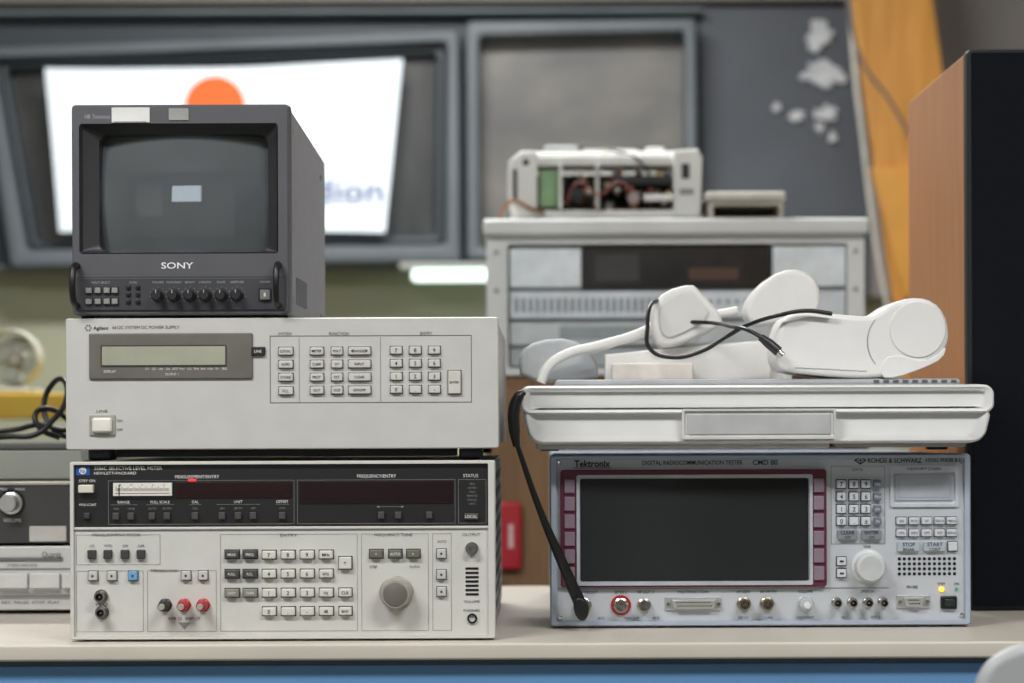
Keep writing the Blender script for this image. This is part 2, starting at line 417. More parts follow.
for t,x0,x1,xa,xb in (('MEASUREMENT/ENTRY',175,219,108,294),('FREQUENCY/ENTRY',357,396,297,455),('STATUS',463,478,458,486)):
    H.text(t,x0,x1,475.3,3.4,inkW,-.0006)
    H.outline(xa,479,xb,523,.4,inkL,-.0005)
H.box('led_window',176,481,292,497,-.0008,.004,M('#261012',.2,var=.02),.0002)
H.box('led_window',299,481,453,503,-.0008,.004,M('#221012',.2,var=.02),.0002)
H.rect(188,477.5,196,480,M('#e0342f',.5,emis=1.0,var=0),-.0009)
mt=H.box('analog_meter',113,481,172,494.5,-.002,.004,M('#e8e4da',.4,var=0),.0006)
for i in range(45): H.rect(116+i*1.2,486.5-(1.6 if i%5==0 else 0),116.4+i*1.2,489.5,inkD,-.0022)
for i,t in enumerate(('-20','-10','-5','0','+5')): H.text(t,120+i*11,None,483.3,1.8,inkD,-.0022)
H.rect(115,491.5,170,492,inkD,-.0022)
H.outline(111,479.5,174,496,1.6,blk,-.0021)
H.box('meter_needle',119,483,119.6,494,-.0032,-.0020,blk,0,parent=mt)
H.text('STBY ON',79,95,479,2.6,inkW,-.0006); H.box('power_switch',79,483,94,491,-.006,.002,M('#d8d4c4',.4),.001)
H.text('MEAS CONT',79,96,503,2.4,inkW,-.0006); H.cbox('button',87,514,6,6,-.004,.002,M('#3c3b3a',.5),.0008)
for t,xs,a,b in (('RANGE',(116,131),110,137),('FULL SCALE',(152,167),146,174),('CAL',(195,),189,201),('UNIT',(222,238,253),216,260),('OFFSET',(282,),275,289)):
    c=(a+b)/2; H.text(t,c,None,500.5,2.8,inkW,-.0006); H.rect(a,503,b,503.4,inkL,-.0006)
    for i,x in enumerate(xs):
        H.text({'RANGE':('10dB','100dB'),'FULL SCALE':('AUTO','ENTRY'),'CAL':('CAL',),'UNIT':('dBm','dB.75V','dBV'),'OFFSET':('OFFS',)}[t][i],x,None,507,2.2,inkL,-.0006)
        H.cbox('button',x,514.5,6.5,7,-.004,.002,M('#4a4846',.5),.0008)
for x in (381,398,429): H.cbox('button',x,514.5,6.5,7,-.004,.002,M('#4a4846',.5),.0008)
H.text('COUNTER',421,438,500,2.8,inkW,-.0006)
H.quad([(376,506.1),(379,507.5),(379,504.7)],inkL,-.001)
H.quad([(404,506.1),(401,504.7),(401,507.5)],inkL,-.001); H.rect(379,505.9,401,506.3,inkL,-.001)
H.cbox('button',471,516,14,6,-.004,.002,M('#55524e',.5),.0008); H.text('LOCAL',465,477,516,2.8,inkW,-.0042)
for i in range(6): H.text(('SRQ','LISTEN','TALK','REMOTE','RANGE','LIMIT')[i],472,None,483.5+i*4,2.1,inkL,-.0006)
for t,x0,x1,y in (('MEASUREMENT MODE',92,140,533),('ENTRY',280,297,534),('FREQUENCY TUNE',374,412,534),('AUTO',437,446,541),('TERMINATION',150,178,569),('OUTPUT',462,480,534)):
    H.text(t,x0,x1,y,2.8,inkM,-.0016)
for a,b,c,d in ((76,530,160,563),(76,566,143,630),(147,566,216,630),(220,530,357,630),(361,530,428,630),(432,530,451,630)):
    H.outline(a,b+3,c,d,.35,inkL,-.0014)
for x,t in ((92,'LO'),(108,'WTD'),(125,'CH'),(141,'CAR')):
    H.cbox('button',x,552.5,8.5,9,-.005,0,M('#3f3e3e',.5),.001); H.text(t,x,None,544,2.6,inkD,-.0016)
for x,m in ((93,aglt),(112,aglt),(133,bluek),(186,aglt),(203,aglt),(441,aglt)):
    H.cbox('button',x,574,9,9,-.005,0,m,.001); H.outline(x-5.3,568.7,x+5.3,579.3,.6,inkM,-.0016)
    H.rect(x-1,573,x+1,575,inkD,-.0054)
for y in (553,591): H.cbox('button',441,y,9,9,-.005,0,aglt,.001); H.outline(435.7,y-5.3,446.3,y+5.3,.6,inkM,-.0016); H.rect(440,y-1,442,y+1,inkD,-.0054)
kd=M('#4a4846',.45); kb=M('#8b897f',.45); kc=M('#d9d7cd',.4)
def key(T,x,y,w,h,m,t='',ti=None,hh=3.2,pr=-.006,edge=True):
    T.cbox('key',x,y,w,h,pr,0,m,.0012)
    if edge: T.outline(x-w/2-.9,y-h/2-.9,x+w/2+.9,y+h/2+.9,.9,inkD,-.0013)
    if t: T.text(t,x,None,y,hh,ti or inkD,pr-.0003,.01)
for y,m,ti,ts in ((553,kd,inkW,('MEAS','FREQ')),(572.5,kd,inkW,('FULL','RCL')),(591.5,kb,inkW,('OFST','THRS'))):
    for x,t in zip((232,250),ts): key(H,x,y,14,8,m,t,ti,2.6)
kt=[['7','8','9','MHz'],['4','5','6','kHz'],['1','2','3','Hz'],['0','.','-','dB']]
for j,y in enumerate((553.5,572.5,591.5,610)):
    for i,x in enumerate((269,288,307,326)): key(H,x,y,13.5,8,kc,kt[j][i],None,4 if i<3 else 3)
key(H,345,562,12.5,12,kc,'↑'); key(H,345,591.5,12.5,8,kc,'CLR',None,3); key(H,345,610,12.5,8,kc,'BKSP',None,2.4)
for x,t in ((376,'<'),(395,'AUTO'),(413,'>')): key(H,x,553,13,8,M('#6e6c60',.45),t,inkW,2.8)
tk=H.lathe('tuning_knob',396,592,[(17,0),(17,-.003),(15.5,-.004),(15,-.018),(13.5,-.02),(2,-.0195)],M('#a29d92',.4),48)
H.lathe('knob_cap',396,592,[(12,-.0195),(12,-.0205),(11,-.021),(1,-.021)],M('#807d75',.35,.3),40,parent=tk)
H.text('STEP',373,None,566,2.8,inkM,-.0016); H.text('AUTO',414,None,566,2.8,inkM,-.0016)
for (x,y) in ((101,594.5),(102,610.5)):
    cs=H.lathe('coaxial_socket',x,y,[(7,0),(7,-.003),(5,-.003),(5,-.012),(3.6,-.012),(3.6,-.003),(1,-.003),(1,-.01),(.1,-.01)],metal,28)
    H.lathe('socket_insert',x,y,[(3.4,0),(3.4,-.006),(1,-.006)],blk,16,parent=cs)
H.text('75 Ω',95,107,602.5,2.6,inkD,-.0016)
for x,m in ((165,blk),(184,redm),(203,redm)):
    tp=H.lathe('terminal_post',x,603.5,[(7,0),(7,-.004),(5.5,-.005),(5.5,-.014),(4.5,-.016),(4.5,-.02)],m,12,knurl=.06)
    H.lathe('terminal_cap',x,603.5,[(3.2,-.019),(3.2,-.023),(2.4,-.024)],M('#d5d0c4',.3,.6),20,parent=tp)
H.text('600 Ω  INPUT',168,200,617,2.8,inkM,-.0016); H.quad([(184,628),(190,621),(178,621)],inkL,-.0016)
H.lathe('screw_socket',471.5,548,[(6.5,0),(6.5,-.004),(4.5,-.004),(4.5,-.009),(2.5,-.009),(2.5,-.004)],metal,24)
for i in range(7): H.box('vent_slot',465,567+i*4.3,478,569.2+i*4.3,-.0016,0,blk,.0002)
H.text('VOLUME',463,479,601,2.6,inkM,-.0016); H.text('PHONES',463,479,610,2.6,inkM,-.0016)
H.lathe('headphone_jack',471.5,618,[(5,0),(5,-.003),(3.3,-.003),(3.3,-.0005),(.1,-.0005)],blk,24)
H.done()

# ================= POWER SUPPLY
A=Thing('power_supply','light grey laboratory power supply with small display and keypad','power supply',0,283,460)
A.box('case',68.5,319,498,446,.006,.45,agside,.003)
A.loft('front_panel',[rr(67,317,499,448,2.5,.01),rr(67,317,499,448,2.5,-.004),rr(68,318,498,447,2,-.006)],aglt,cap1=True,cap0=True)
for x in (95,470):
    for d in (.02,.4): A.box('foot',x-12,447,x+12,459.5,d,d+.03,blk2,.003)
A.box('underside_rail',110,448,455,456,.03,.06,M('#2a2a2e',.5),.001)
D0=-.006
db=A.box('display_bezel',91,332,254,378,-.0085,-.004,M('#6b6860',.45),.0015)
A.box('lcd_screen',104,345,227,364,-.0092,-.007,M('#a5a794',.25,var=.04,spec=.25),.0004,parent=db)
A.outline(103,344,228,365,1,M('#3c3a35',.5),-.0094)
A.text('DISPLAY',106,118,370,2.6,inkW,-.0087)
for i,t in enumerate(('CV','CC','Unr','Dis','OCP','Prot','Cal','Shift','Rmt','Addr','Err','SRQ')): A.text(t,149+i*7,None,367.5,2.2,inkW,-.0087)
A.text('OUTPUT 1',167,180,373,2.4,inkW,-.0087)
A.cbox('button',259.5,350.5,14,9,-.009,-.005,blk2,.001); A.text('LINE',259.5,None,350.5,2.8,inkW,-.0094)
for a in range(6):
    ang=a*math.pi/3; A.quad([(90+2.6*math.cos(ang)+.9*math.cos(b*math.pi/4),326.5+2.6*math.sin(ang)+.9*math.sin(b*math.pi/4)) for b in range(8)][::-1],inkM,D0-.0004)
A.text('Agilent',95,110,326.5,3.6,inkD,D0-.0004,.01); A.text('6612C SYSTEM DC POWER SUPPLY',114,181,326,3.2,inkM,D0-.0004)
A.outline(271,335,472,402,.5,inkM,D0-.0004)
A.rect(300,337,300.4,401,inkL,D0-.0004); A.rect(381,337,381.4,401,inkL,D0-.0004)
for t,x in (('SYSTEM',286),('FUNCTION',340),('ENTRY',427)): A.text(t,x,None,333,3,inkM,D0-.0005)
kw=M('#cfcdc5',.4)
def akey(x,y,w,h,t,hh=2.3):
    A.cbox('key',x,y,w,h,-.0095,-.005,kw,.001); A.outline(x-w/2-.7,y-h/2-.7,x+w/2+.7,y+h/2+.7,.9,inkD,D0-.0003)
    if t: A.text(t,x,None,y,hh,inkD,-.0098,.01)
for y,t in ((350.5,'LOCAL'),(363.5,'ADRS'),(376.5,'STORE'),(390,'RCL')): akey(287,y,14,7.5,t,2.6)
for j,y in enumerate((350.5,363.5,376.5,389.5)):
    for i,x in enumerate((318,338)): akey(x,y,13 if i==0 else 11,7.5,[('METER','VOLT'),('CURR','OV'),('PROT','RST'),('OUT','OCP')][j][i],2.5)
for y,t in ((350.5,'◄RANGE►'),(363.5,'INPUT'),(376.5,'CLEAR'),(389.5,'ON/OFF')): akey(360.5,y,22,7.5,t,2.6)
at=['789','456','123','0.-']
for j,y in enumerate((350,363,376,389)):
    for i,x in enumerate((397,416,435)): akey(x,y,11.5,7.5,at[j][i],3.8)
akey(455,382,12.5,23,'ENTER',2.4)
lsb=A.box('line_switch_bezel',91,413,117,434,-.0075,-.004,M('#a7a59b',.4),.001)
A.box('line_switch',94,416,114,431,-.012,-.006,M('#e6e3da',.35),.003,parent=lsb)
A.text('LINE',98,109,409.5,2.8,inkM,D0-.0004); A.text('ON',121,None,419,2.6,inkM,D0-.0004); A.text('OFF',121,None,428,2.6,inkM,D0-.0004)
A.done()

# ================= MONITOR
N=Thing('crt_monitor','small dark grey professional tube monitor with control knobs','monitor',-.004,181,316)
sb=M('#57575b',.45,var=.03); sside=M('#8a8a90',.55,var=.03,scale=60)
N.loft('cabinet',[rr(74,104,289,313,3,.012),rr(74,105,289,313,3,.05),rr(76,115,288,313,3,.35),rr(84,124,280,306,4,.37)],sside,cap0=False,cap1=True)
N.loft('front_bezel',[rr(73,103,290,313.5,4,.022),rr(72,102.5,291,314,4,.012),rr(72.5,103,290,313.5,4,.002),rr(74,105,288,312,4,0),rr(80,122,279,252,3,0),rr(82,124,277,251,3,.004),rr(97,131,268,251,9,.012),rr(99,133,266,249.5,9,.03)],sb,cyc=True)
N.loft('screen_surround',[rr(81,123,278,251.5,3,-.0008),rr(83,125,276,250.5,3,.0033),rr(97.5,131.5,267.5,250,9,.0115),rr(99,133,266,249,9,.022)],M('#2e2e30',.4))
bm=bmesh.new(); nx,nz=28,20; g=[]
for j in range(nz+1):
    row=[]
    for i in range(nx+1):
        u=i/nx*2-1; v=j/nz*2-1
        x=182.5+u*84.5; y=191+v*59.5
        d=.0065+.0115*u*u+.0075*v*v
        row.append(bm.verts.new(N.p(x,y,d)-N.p(182.5,191.5,.015)))
    g.append(row)
for j in range(nz):
    for i in range(nx): bm.faces.new((g[j][i],g[j][i+1],g[j+1][i+1],g[j+1][i]))
crt=M('#585c5f',.04,var=.02,spec=1.0,coat=1)
N.add('picture_tube',mkmesh('picture_tube',bm,crt,angle=80),N.p(182.5,191.5,.015),label='curved grey glass picture tube, switched off')
N.box('paper_sticker',113,106,151,121,-.0012,.001,M('#e3e3e1',.6),.0002); N.rect(115,120,148,120.5,inkL,-.0014)
N.box('name_badge',170,107,190,119,-.001,.001,M('#9a9a98',.5),.0003)
N.text('HR Trinitron',86,111,115,4.6,M('#aaaaac',.5),-.0004)
N.text('SONY',162,194,264,6.3,M('#f0f0f0',.4,var=0),-.0006,.01)
N.box('control_panel',77,274,286,309,-.002,.002,M('#3f3f43',.45),.001)
N.rect(84,277,272,277.5,M('#6b6b6e',.5),-.0024)
for t,x in (('INPUT SELECT',102),('SCAN',134),('VOLUME',159),('CONTRAST',175),('BRIGHT',191),('CHROMA',206),('PHASE',222),('APERTURE',238),('POWER',266)):
    N.text(t,x,None,281,2.2,M('#a5a5a5',.5),-.0024)
for x in (90,99,108,116):
    for y in (289,300): N.cbox('button',x,y,6,5.5,-.005,-.001,M('#8d8d8b',.45),.0006); N.outline(x-3.8,y-3.6,x+3.8,y+3.6,.6,hole,-.0024)
for x in (129.5,139):
    for y in (286,293,300.5): N.cbox('button',x,y,4.2,4.2,-.004,-.001,blk,.0008)
knm=M('#1e1e21',.5)
for x in (159,175,191,206.5,222.5,238):
    N.lathe('control_knob',x,294,[(7,-.001),(7,-.003),(5.6,-.004),(5.2,-.013),(4.4,-.014),(.5,-.014)],knm,24,knurl=.05)
    N.rect(x-.4,289.2,x+.4,292.5,M('#b5b5b5',.6),-.0146)
    for a in range(-4,5):
        an=math.radians(a*33-90); N.rect(x+8.2*math.cos(an)-.3,294+8.2*math.sin(an)-.3,x+8.2*math.cos(an)+.3,294+8.2*math.sin(an)+.3,M('#a5a5a5',.5),-.0024)
N.box('power_button',261,289,271,299,-.006,-.001,M('#7a7a78',.4),.001); N.outline(259.5,287.5,272.5,300.5,.8,hole,-.0024)
N.rect(265,292,267,296,inkW,-.0064)
for x in (78,279.5):
    N.tube('rack_handle',[N.p(x,264,.002),N.p(x,265.5,-.014),N.p(x,272,-.02),N.p(x,296,-.02),N.p(x,302,-.014),N.p(x,304,.002)],.0032,blk)
for x in (84,279):
    for d in (.02,.3): N.box('foot',x-7,312,x+7,316,d,d+.02,blk,.001)
for i in range(8):
    wb(N,'side_vent',.0+(289.2-540)*.001,.06+i*.012,ZC+(421-300)*.001,(290.2-540)*.001,.066+i*.012,ZC+(421-272)*.001,M('#6b6b70',.6),.0002)
for d,y in ((.04,125),(.04,296),(.3,140),(.3,300)):
    sx=(289-540)*.001
    wb(N,'screw',sx-.001,d-.003,ZC+(421-y)*.001-.003,sx+.0008,d+.003,ZC+(421-y)*.001+.003,grey,.001)
N.done()

# ================= RADIO TESTER
Q=Thing('radio_tester','blue-grey radio test set with large dark screen, keypad and sockets','measuring instrument',.116,759,628)
cp=M('#c0c4c9',.42,var=.02); cb=M('#8c9cb2',.45,var=.03); cf=M('#a9b4c3',.42,var=.02)
Q.box('case',551,457,967,624,.01,.45,cb,.004)
for x in (580,940):
    for d in (.02,.4): Q.box('foot',x-10,623,x+10,628,d,d+.03,blk2,.001)
Q.loft('front_frame',[rr(549.5,455,969,626,4,.03),rr(549.5,455,969,626,4,-.006),rr(551,456.5,967.5,624.5,3,-.009),rr(556,459,963,621,2,-.009),rr(557,460,962,620,2,0)],cf,cyc=True)
Q.box('front_plate',556,458,964,622,-.004,.01,cp,.0005)
dq=-.0045
Q.loft('screen_bezel',[rr(560,470,825,587,3,0),rr(560,470,825,587,3,-.009),rr(561,471,824,586,3,-.010),rr(577,476,810,584,2,-.010),rr(578,477,809,583,2,-.004)],M('#64253c',.45,var=.03),cyc=True)
Q.loft('screen_rim',[rr(576,475,811,585,2,-.004),rr(576,475,811,585,2,-.0113),rr(579,478,808,582,2,-.0113),rr(580,479,807,581,2,-.005)],M('#b3b6bc',.4),cyc=True)
Q.box('lcd_screen',578,477,809,583,-.0065,-.003,M('#2c2e2e',.08,var=.02,scale=5,spec=.3),0,label='large dark switched-off display')
for x in (569,817):
    for i in range(6): Q.cbox('softkey',x,486+i*17.5,10.5,14,-.0125,-.008,M('#857380',.5),.001)
inkB=M('#1a1e28',.6)
Q.text('Tektronix',574,610,463.5,6.6,M('#0c0c10',.5),dq,.028); Q.rect(573,467.8,611,468.4,inkD,dq)
Q.text('DIGITAL RADIOCOMMUNICATION TESTER',642,742,463,4.3,inkB,dq,.014); Q.text('CMD 80',752,777,463,5,inkB,dq,.014)
def dia(cx,cy,w,h,m,d): Q.quad([(cx-w,cy),(cx,cy+h),(cx+w,cy),(cx,cy-h)],m,d)
dia(859.5,461.5,6.5,4.4,M('#1c2230',.5),dq); dia(859.5,461.5,4.1,2.6,cp,dq-.0002); Q.rect(857,461,862,462,M('#1c2230',.5),dq-.0003); Q.rect(859,458.5,860,464.5,M('#1c2230',.5),dq-.0003)
Q.text('ROHDE & SCHWARZ',867,921,461.5,5,M('#10141f',.5),dq,.02); Q.text('1050.9008.61',925,959,461,4.8,inkB,dq,.01)
cs=Q.loft('card_slot',[rr(889,467,957,508,2,-.003),rr(889,467,957,508,2,-.0065),rr(892,473,954,505,3,-.0065),rr(893,474,953,504,3,-.0035)],M('#c4c8d0',.4),cap1=True)
Q.text('MEMORY CARD',906,940,470,3,inkB,-.0068); Q.box('card_tray',894,476,952,502,-.0055,-.003,M('#b4b9c2',.4),.002,parent=cs)
Q.outline(897,479,949,499,.5,M('#98a2b2',.5),-.0058)
qk=M('#cdd0d5',.4)
Q.outline(830,467,884,545,.5,inkL,dq); Q.text('DATA',857,None,470.5,3,inkB,dq)
ks=[['7','8','9'],['4','5','6'],['1','2','3'],['0','.','±']]
for j,y in enumerate((485,497.5,510,522)):
    for i,x in enumerate((840,852.5,864.5)):
        Q.cbox('key',x,y,9,8,-.0085,-.003,qk,.001); Q.outline(x-5.3,y-4.8,x+5.3,y+4.8,.8,inkD,dq); Q.text(ks[j][i],x,None,y,4.6,inkD,-.0088,.01)
    Q.cbox('key',876,y,7.5,8,-.0085,-.003,M('#6f7683',.45),.001); Q.text(('GHz','MHz','kHz','Hz')[j],876,None,y,2.5,inkW,-.0088)
for x,t in ((846,'CLEAR'),(870,'ENTER')):
    Q.cbox('key',x,535.5,20,10,-.0085,-.003,M('#85898f',.45),.001); Q.text(t,x,None,533.3,3.6,inkD,-.0088,.015); Q.text('OFF' if t=='CLEAR' else 'ON',x,None,538,2.8,inkD,-.0088,.01)
Q.text('VAR',866,None,547.5,3,inkB,dq)
for y in (562,574): Q.cbox('key',840,y,9,8,-.0085,-.003,qk,.001); Q.outline(834.7,y-4.8,845.3,y+4.8,.8,inkD,dq); Q.rect(838,y-1,842,y+1,inkD,-.0088)
sk=Q.lathe('spin_knob',867,567.5,[(17,-.003),(17,-.006),(14.5,-.007),(14,-.022),(12.5,-.024),(.5,-.024)],M('#d0d2d2',.35,var=.01),40)
Q.lathe('knob_dimple',867,567.5,[(11,-.0235),(11,-.0243),(.5,-.0243)],M('#c2c5c6',.35),32,parent=sk)
for j,y in enumerate((522,534)):
    for i,x in enumerate((900,912.5,925,938,950)):
        Q.cbox('key',x,y,10,7,-.008,-.003,qk,.001); Q.outline(x-5.6,y-4.2,x+5.6,y+4.2,.7,inkD,dq)
        Q.text((('SIG','MOD','AF','DATA','MENU'),('UTIL','SPEC','OPT','PRT','HOLD'))[j][i],x,None,y,2.4,inkD,-.0083)
for x,a,b in ((907,'STOP','BREAK'),(933,'START','CONT')):
    Q.cbox('key',x,547.5,22,10,-.008,-.003,M('#b2b9c3',.45),.001); Q.text(a,x,None,545.3,4,inkD,-.0083,.01); Q.text(b,x,None,550.3,3,inkD,-.0083,.01)
Q.cbox('key',951,547.5,9,9,-.008,-.003,qk,.001); Q.outline(945.8,542.3,956.2,552.7,.7,inkD,dq)
for r in range(4):
    for c in range(12):
        x=898+c*5; y=560+r*5
        Q.quad([(x+1.7*math.cos(a*math.pi/5),y+1.7*math.sin(a*math.pi/5)) for a in range(10)][::-1],hole,dq)
Q.outline(556,588.5,888,589,.4,inkL,dq)
def nconn(x,y,r,m,ring=None):
    o=Q.lathe('coaxial_socket',x,y,[(r,-.003),(r,-.008),(r*.78,-.009),(r*.78,-.018),(r*.6,-.018),(r*.6,-.008),(r*.18,-.008),(r*.18,-.014),(.1,-.014)],m,32)
    if ring: Q.lathe('socket_ring',x,y,[(r*1.35,-.003),(r*1.35,-.006),(r*1.05,-.0065),(r,-.006)],ring,32,parent=o)
    return o
nconn(582,606,9,metal); nconn(620,605,7.5,metal,redm); nconn(643,605,7,M('#a9a49a',.3,1))
nconn(742.5,604,7,M('#9a9080',.35,1)); nconn(765.5,604,7,M('#9a9080',.35,1))
for x in (835,850.5,866,881):
    o=nconn(x,603,5.2,metal); Q.lathe('socket_insert',x,603,[(3,-.003),(3,-.012),(.5,-.012)],blk,16,parent=o)
for t,x in (('RF IN/OUT',588),('RF IN 2',620),('RF OUT 2',645),('MULTIFUNCTION',692),('AF GEN',742),('AF VM FM',767),('VOLUME',804),('SPEECH',866),('PROBE',911)):
    Q.text(t,x,None,592 if x!=911 else 588,2.9,inkB,dq)
for t,x in (('50 Ω',600),('MAX 2 W',631),('50 Ω',655),('100 kΩ',742),('1 MΩ',768),('CONTRAST',804),('IN 1',843),('OUT 2',874)): Q.text(t,x,None,618,2.6,inkB,dq)
def dsub(x0,x1,y,h,n,par):
    sh=[(x0,y-h/2),(x1,y-h/2),(x1-3,y+h/2),(x0+3,y+h/2)]
    Q.prof('multipin_socket',sh,-.011,-.003,M('#d0d0cc',.3,.6),bev=.001,parent=par)
    Q.prof('socket_face',[(x0+2,y-h/2+1.5),(x1-2,y-h/2+1.5),(x1-4.5,y+h/2-1.5),(x0+4.5,y+h/2-1.5)],-.0116,-.01,M('#a09f98',.5),bev=0,parent=par)
    for k in range(n):
        for r in (0,1):
            xx=x0+5+(x1-x0-10)*(k+.5*r)/n; Q.rect(xx,y-2.6+r*3.4,xx+1.3,y-1.3+r*3.4,hole,-.0119)
sp1=Q.box('socket_plate',664,597.5,720,610.5,-.006,-.003,M('#c4c6c6',.3,.5),.0006); dsub(670,715,604,9,13,sp1)
sp2=Q.box('socket_plate',895,596,928,609,-.006,-.003,M('#c4c6c6',.3,.5),.0006); dsub(901,922,602.5,9,5,sp2)
for x,y,p_ in ((667,604,sp1),(717.5,604,sp1),(898,602.5,sp2),(925.5,602.5,sp2)): Q.lathe('socket_screw',x,y,[(1.9,-.006),(1.9,-.009),(.5,-.009)],metal,8,parent=p_)
vk=Q.lathe('volume_knob',804,604.5,[(8.5,-.003),(8.5,-.005),(7,-.006),(6.8,-.016),(5.8,-.017),(.4,-.017)],M('#b4b8bb',.35),32)
Q.lathe('volume_knob_core',804,604.5,[(3.4,-.0165),(3.4,-.021),(.5,-.0215)],M('#dcdedf',.35),24,parent=vk)
ps=Q.box('power_switch',939,597,955,610,-.008,-.003,blk,.0015); Q.box('power_rocker',942,600,952,607,-.011,-.007,M('#1f2a26',.4),.001,parent=ps)
Q.text('STBY',940,None,585,2.6,inkB,dq); Q.text('ON',955,None,585,2.6,inkB,dq)
Q.lathe('indicator_light',940,590.5,[(2.2,-.003),(2.2,-.006),(1,-.007)],M('#ffb81f',.3,emis=3,var=0),14)
Q.lathe('indicator_light',955,590,[(1.6,-.003),(1.6,-.006),(1,-.007)],M('#3f9c5c',.3,emis=.3,var=0),14)
for (x,y) in ((559.5,463),(960.5,464),(559.5,617),(960,616)): Q.lathe('panel_screw',x,y,[(2,-.003),(2,-.0058),(.5,-.006)],chrome,12)
for i in range(5): Q.box('rear_bumper',968,545+i*12,979,553+i*12,.32,.44,blk2,.002)
Q.done()

# antenna
AN=Thing('whip_antenna','slim black rubber antenna with swivel base plugged into a socket','antenna',.07,576,612)
AN.tube('antenna_rod',[AN.p(581,608,.012),AN.p(563,566,.003),AN.p(539,508,-.015),AN.p(516,440,-.035)],.0068,blk,radii=[1.0,.8,.5,.36])
AN.tube('antenna_tip',[AN.p(517,446,-.036),AN.p(515,430,-.036),AN.p(515,408,-.036),AN.p(520,396,-.036),AN.p(525,392,-.036)],.006,blk,radii=[.6,1,1.05,.9,.45])
AN.prof('swivel_joint',[(573,600),(578,596),(586,601),(589,611),(585,621),(578,621),(573,612)],-.002,.018,blk,bev=.003,smooth=1)
AN.lathe('antenna_plug',583,607,[(6,.035),(6,.012)],metal,20)

# ================= WHITE CASE on tester
G=Thing('folded_white_unit','flat white plastic device with recessed latch, lying on a tester','device',.055,757,452)
wp=M('#e2e2e1',.42,var=.015)
G.loft('upper_shell',[trap(530,392,986,409,6,.008,0),trap(524,389,992,412,8,.0015,0),trap(521,387,995,414,9,.0045,0),trap(520,386,996,415,9,.014,0),trap(520,385,996,415,9,.05,0),trap(520,384,996,415,9,.30,0),trap(526,388,990,413,8,.325,0)],wp,cap0=True,cap1=True,wn=True)
G.loft('lower_shell',[trap(534,408,982,437,8,.010,6),trap(526,408,990,441,10,.004,7),trap(521.5,408,994.5,444,12,.009,9),trap(521,408,995,445,12,.03,9),trap(521,408,995,445,12,.30,9),trap(527,410,990,441,10,.322,8)],wp,cap0=True,cap1=True,wn=True)
lr=G.loft('latch_recess',[rr(682,409.5,836,440,2,.010),rr(682,409.5,836,440,2,-.001),rr(684,411.5,834,437.5,2,-.001),rr(685,412.5,833,436.5,2,.0015)],M('#cfcfce',.45),cap1=True)
G.box('latch_flap',687,414.5,831,435.5,.0002,.003,M('#b9b9b9',.45),.002,parent=lr)
G.box('base_rail',536,441,834,450,.03,.07,M('#b7b9bc',.5),.003)
G.box('base_rail',840,441,975,449,.04,.28,M('#8f9297',.5),.003)
for x in (550,950):
    for d in (.06,.27): G.box('foot',x-10,440,x+10,452,d,d+.02,blk2,.002)
G.box('top_tray',556,378.5,975,386,.07,.30,M('#a0a2a5',.5),.003)
for i in range(9): G.rect(885+i*10,380,891+i*10,383,M('#55575b',.5),.0695)
G.done('housing_marking')

# handset
HS=Thing('scanner_handset','white plastic handset with a bulbous head on folded white unit','handset',.125,860,379)
hw=M('#e4e3e1',.38,var=.01)
HS.prof('handset_body',[(775,346),(781,324),(788,316),(800,313),(838,315),(870,318),(880,313),(893,304),(910,299),(928,300),(941,308),(949,324),(950,342),(943,355),(930,364),(910,371),(893,378),(860,380),(820,377),(788,373),(777,366)],0,.085,hw,bev=.006,seg=3,smooth=1)
def ring(cx,cy,r,w,d,a0=0,a1=360,n=48):
    for k in range(n):
        a=math.radians(a0+(a1-a0)*k/n); b=math.radians(a0+(a1-a0)*(k+1)/n)
        HS.quad([(cx+r*math.cos(a),cy+r*math.sin(a)),(cx+(r+w)*math.cos(a),cy+(r+w)*math.sin(a)),(cx+(r+w)*math.cos(b),cy+(r+w)*math.sin(b)),(cx+r*math.cos(b),cy+r*math.sin(b))],M('#8a8a8c',.6),d)
HS.lathe('pivot_cap',918,331,[(28.5,.006),(28,-.0012),(27.2,-.002),(1,-.002)],hw,48)
HS.prof('head_pad',[(884,359),(900,356),(925,363),(938,356),(947,347),(943,360),(925,369),(896,379),(880,379)],-.002,.05,hw,bev=.002,smooth=1)
ring(902,343,34,.8,-.0006,140,220,24)
for k in range(8): HS.rect(795+k*9,368.6+k*.5,804+k*9,369.2+k*.5,M('#8a8a8c',.6),-.0006)
HS.done('seam_line')
AR=Thing('folding_lamp_arm','white tubular arm with a flared square head, folded down','arm',.26,640,384)
aw=M('#dfdedb',.42,var=.02)
AR.prof('arm_head',[(653,305),(666,291),(692,284),(700,290),(725,319),(719,329),(676,348),(659,347),(652,328)],0,.07,aw,bev=.006,smooth=1)
AR.prof('head_face',[(660,308),(670,297),(690,291),(696,296),(714,318),(676,338),(664,338),(659,325)],-.003,.01,M('#d6d5d2',.42,var=.02),bev=.002,smooth=1)
AR.tube('arm_tube',[AR.p(x,y,.03) for x,y in ((541,382),(547,368),(564,355),(600,345),(635,335),(664,322))],.0056,aw)
AR.tube('arm_tube',[AR.p(x,y,.05) for x,y in ((590,350),(625,338),(668,326),(700,317),(742,309))],.005,aw)
AR.prof('arm_bracket',[(518,350),(538,338),(572,336),(590,348),(600,362),(600,381),(520,381)],.06,.10,M('#b0b3b5',.45),bev=.005,smooth=1)
AR.prof('arm_bar',[(606,354),(690,346),(772,340),(774,346),(774,381),(606,381)],.02,.038,aw,bev=.003)
AR.box('terminal_box',612,364,692,381,-.02,.02,M('#ddd6cc',.5),.002)
AH=Thing('folding_lamp_arm','white flared head on a short tube, resting on white unit','arm',.30,785,381)
AH.prof('arm_head',[(745,306),(760,285),(782,271),(803,270),(820,283),(822,309),(814,316),(765,328),(748,322)],0,.05,aw,bev=.006,smooth=1)
